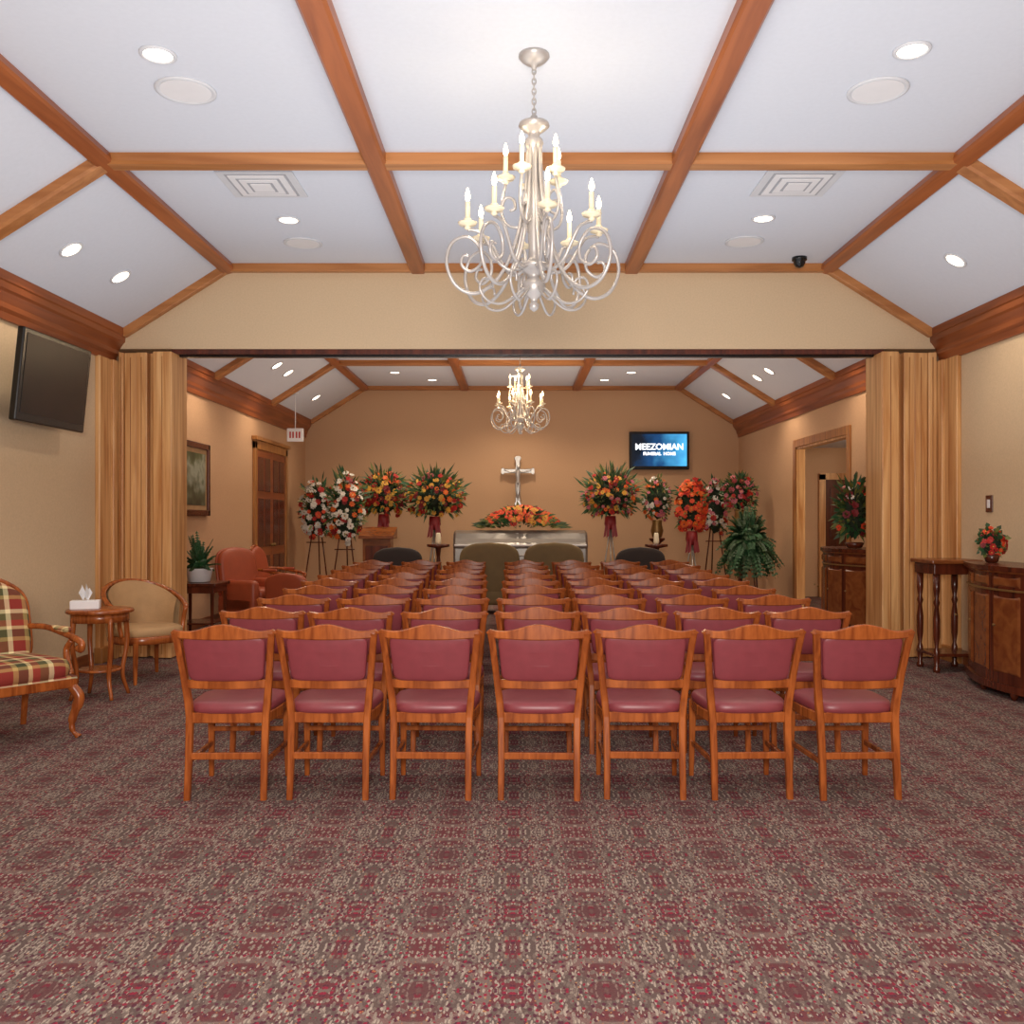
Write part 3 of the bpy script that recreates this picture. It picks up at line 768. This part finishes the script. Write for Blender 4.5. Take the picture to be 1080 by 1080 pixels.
# crucifix with corpus
b = B(); cx, cy = .04, 18.6
def crossarm(p0, p1, w, ax):
    p0, p1 = Vector(p0), Vector(p1)
    prof = [(0, .0), (.0, 1.0), (.04, 1.7), (.1, 1.0), (.9, 1.0), (.96, 1.7), (1, 1.0)]
    rings = []
    for t, k in prof[1:]:
        p = p0.lerp(p1, t)
        if ax == 'z': rings.append(b._rr(p, Vector((1, 0, 0)), Vector((0, 1, 0)), w*k, .04))
        else: rings.append(b._rr(p, Vector((0, 0, 1)), Vector((0, 1, 0)), w*k, .04))
    b.loft(rings, M_steel, True, False)
crossarm((cx, cy, 1.72), (cx, cy, 2.72), .085, 'z'); crossarm((cx-.33, cy, 2.42), (cx+.33, cy, 2.42), .085, 'x')
fy = cy-.05
b.tube(catmull([(cx, fy, 2.44), (cx, fy, 2.34), (cx+.005, fy, 2.24), (cx, fy, 2.17)], 3), [.035, .045, .05, .05, .047, .042, .038, .036, .04, .042], M_silver, 10)
b.lathe([(.012, -.04), (.026, -.02), (.03, .01), (.022, .035), (.006, .042)], (cx+.01, fy-.02, 2.49), M_silver, 10)
b.tube([(cx, fy, 2.42), (cx+.01, fy-.01, 2.47)], .014, M_silver, 8)
for s in (-1, 1):
    b.tube(catmull([(cx+s*.03, fy, 2.41), (cx+s*.14, fy, 2.40), (cx+s*.27, fy+.02, 2.44)], 4), [.018, .01], M_silver, 7)
    b.tube(catmull([(cx+s*.022, fy, 2.19), (cx+s*.03, fy-.03, 2.03), (cx+s*.01, fy, 1.88), (cx+s*.006, fy-.01, 1.84)], 4), [.026, .012], M_silver, 7)
b.box((cx-.025, cy, 1.9), (cx+.025, YB-.002, 1.95), M_steel)
b.obj('crucifix')

b = B()
b.box((-.28, -.22, 0), (.28, .22, .08), M_darkp, .01); b.box((-.24, -.18, .08), (.24, .18, 1.12), M_darkp, .01)
b.box((-.19, -.2, .2), (.19, -.175, 1.0), M_dark, .01)
b.prism([(-.26, 1.12), (.26, 1.12), (.26, 1.32), (-.26, 1.17)], lambda a, c, d: (d, a, c), -.3, .3, M_darkp)
b.obj('lectern', (-2.4, 16.2, 0))
for x in (-1.35, 2.45):
    b = B(); b.lathe([(.18, 0), (.18, .03), (.05, .07), (.035, .2), (.05, .5), (.03, .8), (.05, .95), (.2, .98), (.2, 1.02), (.01, 1.02)], (0, 0, 0), M_dark, 20)
    b.lathe([(.04, 1.02), (.05, 1.06), (.04, 1.2), (.03, 1.22)], (0, 0, 0), M_cream, 12); b.obj('candle_stand', (x, 16.2, 0))

def bow_cabinet(name, xw, y0, y1, dep, h):
    b = B(); n = 16
    def outline(g, dg=0):
        o = [(xw, y1+g), (xw, y0-g)]
        for i in range(n+1):
            t = i/n; y = y0-g+(y1-y0+2*g)*t
            o.append((xw-(dep*.62+dep*.38*math.sin(pi*t))-g, y))
        return o
    def layer(g, z0, z1, m): b.loft([[(x, y, z) for x, y in outline(g)] for z in (z0, z1)], m, True, False)
    layer(.0, .1, h-.05, M_dark); layer(.03, h-.04, h, M_dark); layer(.015, h-.055, h-.04, M_darkp)
    layer(.02, .06, .12, M_dark); layer(.012, h-.2, h-.185, M_gold)
    k = 4
    for j in range(k):
        pts = []
        for side in (0, 1):
            t = (j+.1+.8*side)/k; y = y0+(y1-y0)*t; pts.append((xw-(dep*.62+dep*.38*math.sin(pi*t)), y))
        (xa, ya), (xb, yb) = pts
        for z0, z1 in ((.2, h-.24), (h-.17, h-.08)):
            b.loft([[(xa, ya, z0), (xb, yb, z0), (xb, yb, z1), (xa, ya, z1)], [(xa-.014, ya+.02, z0+.02), (xb-.014, yb-.02, z0+.02), (xb-.014, yb-.02, z1-.02), (xa-.014, ya+.02, z1-.02)]], M_darkp, True, False)
        b.lathe([(.006, 0), (.012, .015), (.004, .02)], (min(xa, xb)-.012, yb-.04, h*.55), M_gold, 8, Matrix.Rotation(-pi/2, 4, 'Y'))
    for t in (.05, .35, .65, .95):
        y = y0+(y1-y0)*t; x = xw-(dep*.62+dep*.38*math.sin(pi*t))+.04
        b.lathe([(.02, 0), (.035, .04), (.025, .08)], (x, y, 0), M_dark, 8)
    return b.obj(name)
bow_cabinet('bow_front_cabinet', XR-.03, 6.9, 8.5, .52, 1.07)
bow_cabinet('bow_front_cabinet', XR-.03, 10.7, 12.2, .62, 1.1)
b = B()
b.box((3.92, 8.74, 1.03), (4.4, 9.24, 1.07), M_darkp, .01); b.box((3.95, 8.77, .93), (4.37, 9.21, 1.03), M_dark, .006)
for x in (3.99, 4.33):
    for y in (8.81, 9.17):
        b.lathe([(.03, 0), (.035, .03), (.02, .06), (.028, .14), (.028, .2), (.016, .24), (.03, .34), (.032, .5), (.018, .62), (.03, .66), (.018, .7), (.03, .78), (.032, .93)], (x, y, 0), M_dark, 12)
b.box((3.96, 8.79, .15), (4.36, 9.19, .18), M_dark, .005)
b.obj('console_table')

# ------------------------------------------------------------ televisions, picture, exit sign, switch
b = B()
b.box((-.57, -.03, -.38), (.57, .03, .38), M_black, .012); b.box((-.52, -.034, -.31), (.52, -.028, .34), M_scr)
b.box((-.2, .03, -.15), (.2, .07, .15), M_black, .005)
b.box((-.04, .05, -.04), (.04, .2, .04), M_black)
o = b.obj('wall_television', (-4.0, 8.03, 2.63)); o.rotation_euler = (math.radians(6), 0, math.radians(89))
b = B()
b.box((-.6, -.03, -.38), (.6, .04, .38), M_black, .012); b.box((-.55, -.034, -.31), (.55, -.028, .33), M_tv)
b.box((-.2, .04, -.15), (.2, .088, .15), M_black, .005)
tv = b.obj('wall_television', (2.87, YB-.09, 2.83))
M_txt = emis('screen_lettering', 'f2f6fa', 1.6)
def text(s, loc, size, par):
    cu = bpy.data.curves.new('lettering', 'FONT'); cu.body = s; cu.size = size; cu.align_x = 'CENTER'; cu.extrude = .001; cu.offset = .004
    o = bpy.data.objects.new('lettering', cu); bpy.context.collection.objects.link(o); cu.materials.append(M_txt)
    o.parent = par; o.location = loc; o.rotation_euler = (pi/2, 0, 0)
text('MEEZOMIAN', (0, -.037, .02), .17, tv); text('FUNERAL  HOME', (0, -.037, -.09), .085, tv)
b = B(); yy0, yy1, z0, z1 = 11.55, 12.75, 1.5, 2.47
X = XL+.003
for lo, hi in (((X, yy0, z0), (X+.05, yy0+.08, z1)), ((X, yy1-.08, z0), (X+.05, yy1, z1)), ((X, yy0, z0), (X+.05, yy1, z0+.08)), ((X, yy0, z1-.08), (X+.05, yy1, z1))):
    b.box(lo, hi, M_dark, .012)
b.box((X, yy0+.05, z0+.05), (X+.02, yy1-.05, z1-.05), M_beige); b.box((X, yy0+.14, z0+.14), (X+.024, yy1-.14, z1-.14), M_paint)
b.obj('framed_landscape')
b = B(); b.box((-.14, -.03, -.13), (.14, .03, .1), M_white, .008); b.tube([(0, 0, .09), (0, 0, .72)], .008, M_white, 6)
for x in (-.08, -.03, .03, .08): b.box((x-.015, -.034, -.07), (x+.012, -.028, .04), M_red)
b.lathe([(.05, 0), (.06, .02)], (0, 0, .70), M_white, 12)
b.obj('exit_sign', (-3.82, 16.1, 2.93))
b = B(); b.box((XR-.012, 8.74, 1.52), (XR, 8.86, 1.68), M_dark, .004); b.box((XR-.018, 8.775, 1.56), (XR-.01, 8.825, 1.64), M_white, .003); b.obj('light_switch')

# ------------------------------------------------------------ lighting
def area(name, loc, rot, size, e, c, sy=None):
    l = bpy.data.lights.new(name, 'AREA'); l.size = size; l.energy = e; l.color = c
    if sy: l.shape = 'RECTANGLE'; l.size_y = sy
    o = bpy.data.objects.new(name, l); bpy.context.collection.objects.link(o); o.location = loc; o.rotation_euler = rot
area('flash_softbox', (0, -.8, 2.0), (math.radians(88), 0, 0), .8, 330, (1, .93, .87))
area('ceiling_fill_hall', (CX, 5.0, 1.9), (pi, 0, 0), 6.6, 165, (.88, .94, 1), 8.6)  # added fill hanging in mid-air to even out the ceiling, not a fixture
area('ceiling_fill_chapel', (CX, 14.3, 1.9), (pi, 0, 0), 6.6, 92, (1, .86, .74), 7.0)  # added warm fill under the rear ceiling, no real fitting there
pt('side_room_lamp', (XR+1.6, 14, 2.4), 70, (1, .85, .65), .1)
w = bpy.data.worlds.new('world'); sc.world = w; w.use_nodes = True
w.node_tree.nodes['Background'].inputs[0].default_value = (.9, .93, 1, 1); w.node_tree.nodes['Background'].inputs[1].default_value = .3

# ------------------------------------------------------------ camera
cam = bpy.data.cameras.new('camera'); co = bpy.data.objects.new('camera', cam); bpy.context.collection.objects.link(co)
co.location = (0, 0, 1.45); co.rotation_euler = (pi/2, 0, 0)
cam.sensor_width = 36; cam.lens = 36*980/1080; cam.shift_x = -4/1080; cam.shift_y = 8/1080
cam.clip_start = .05
sc.camera = co
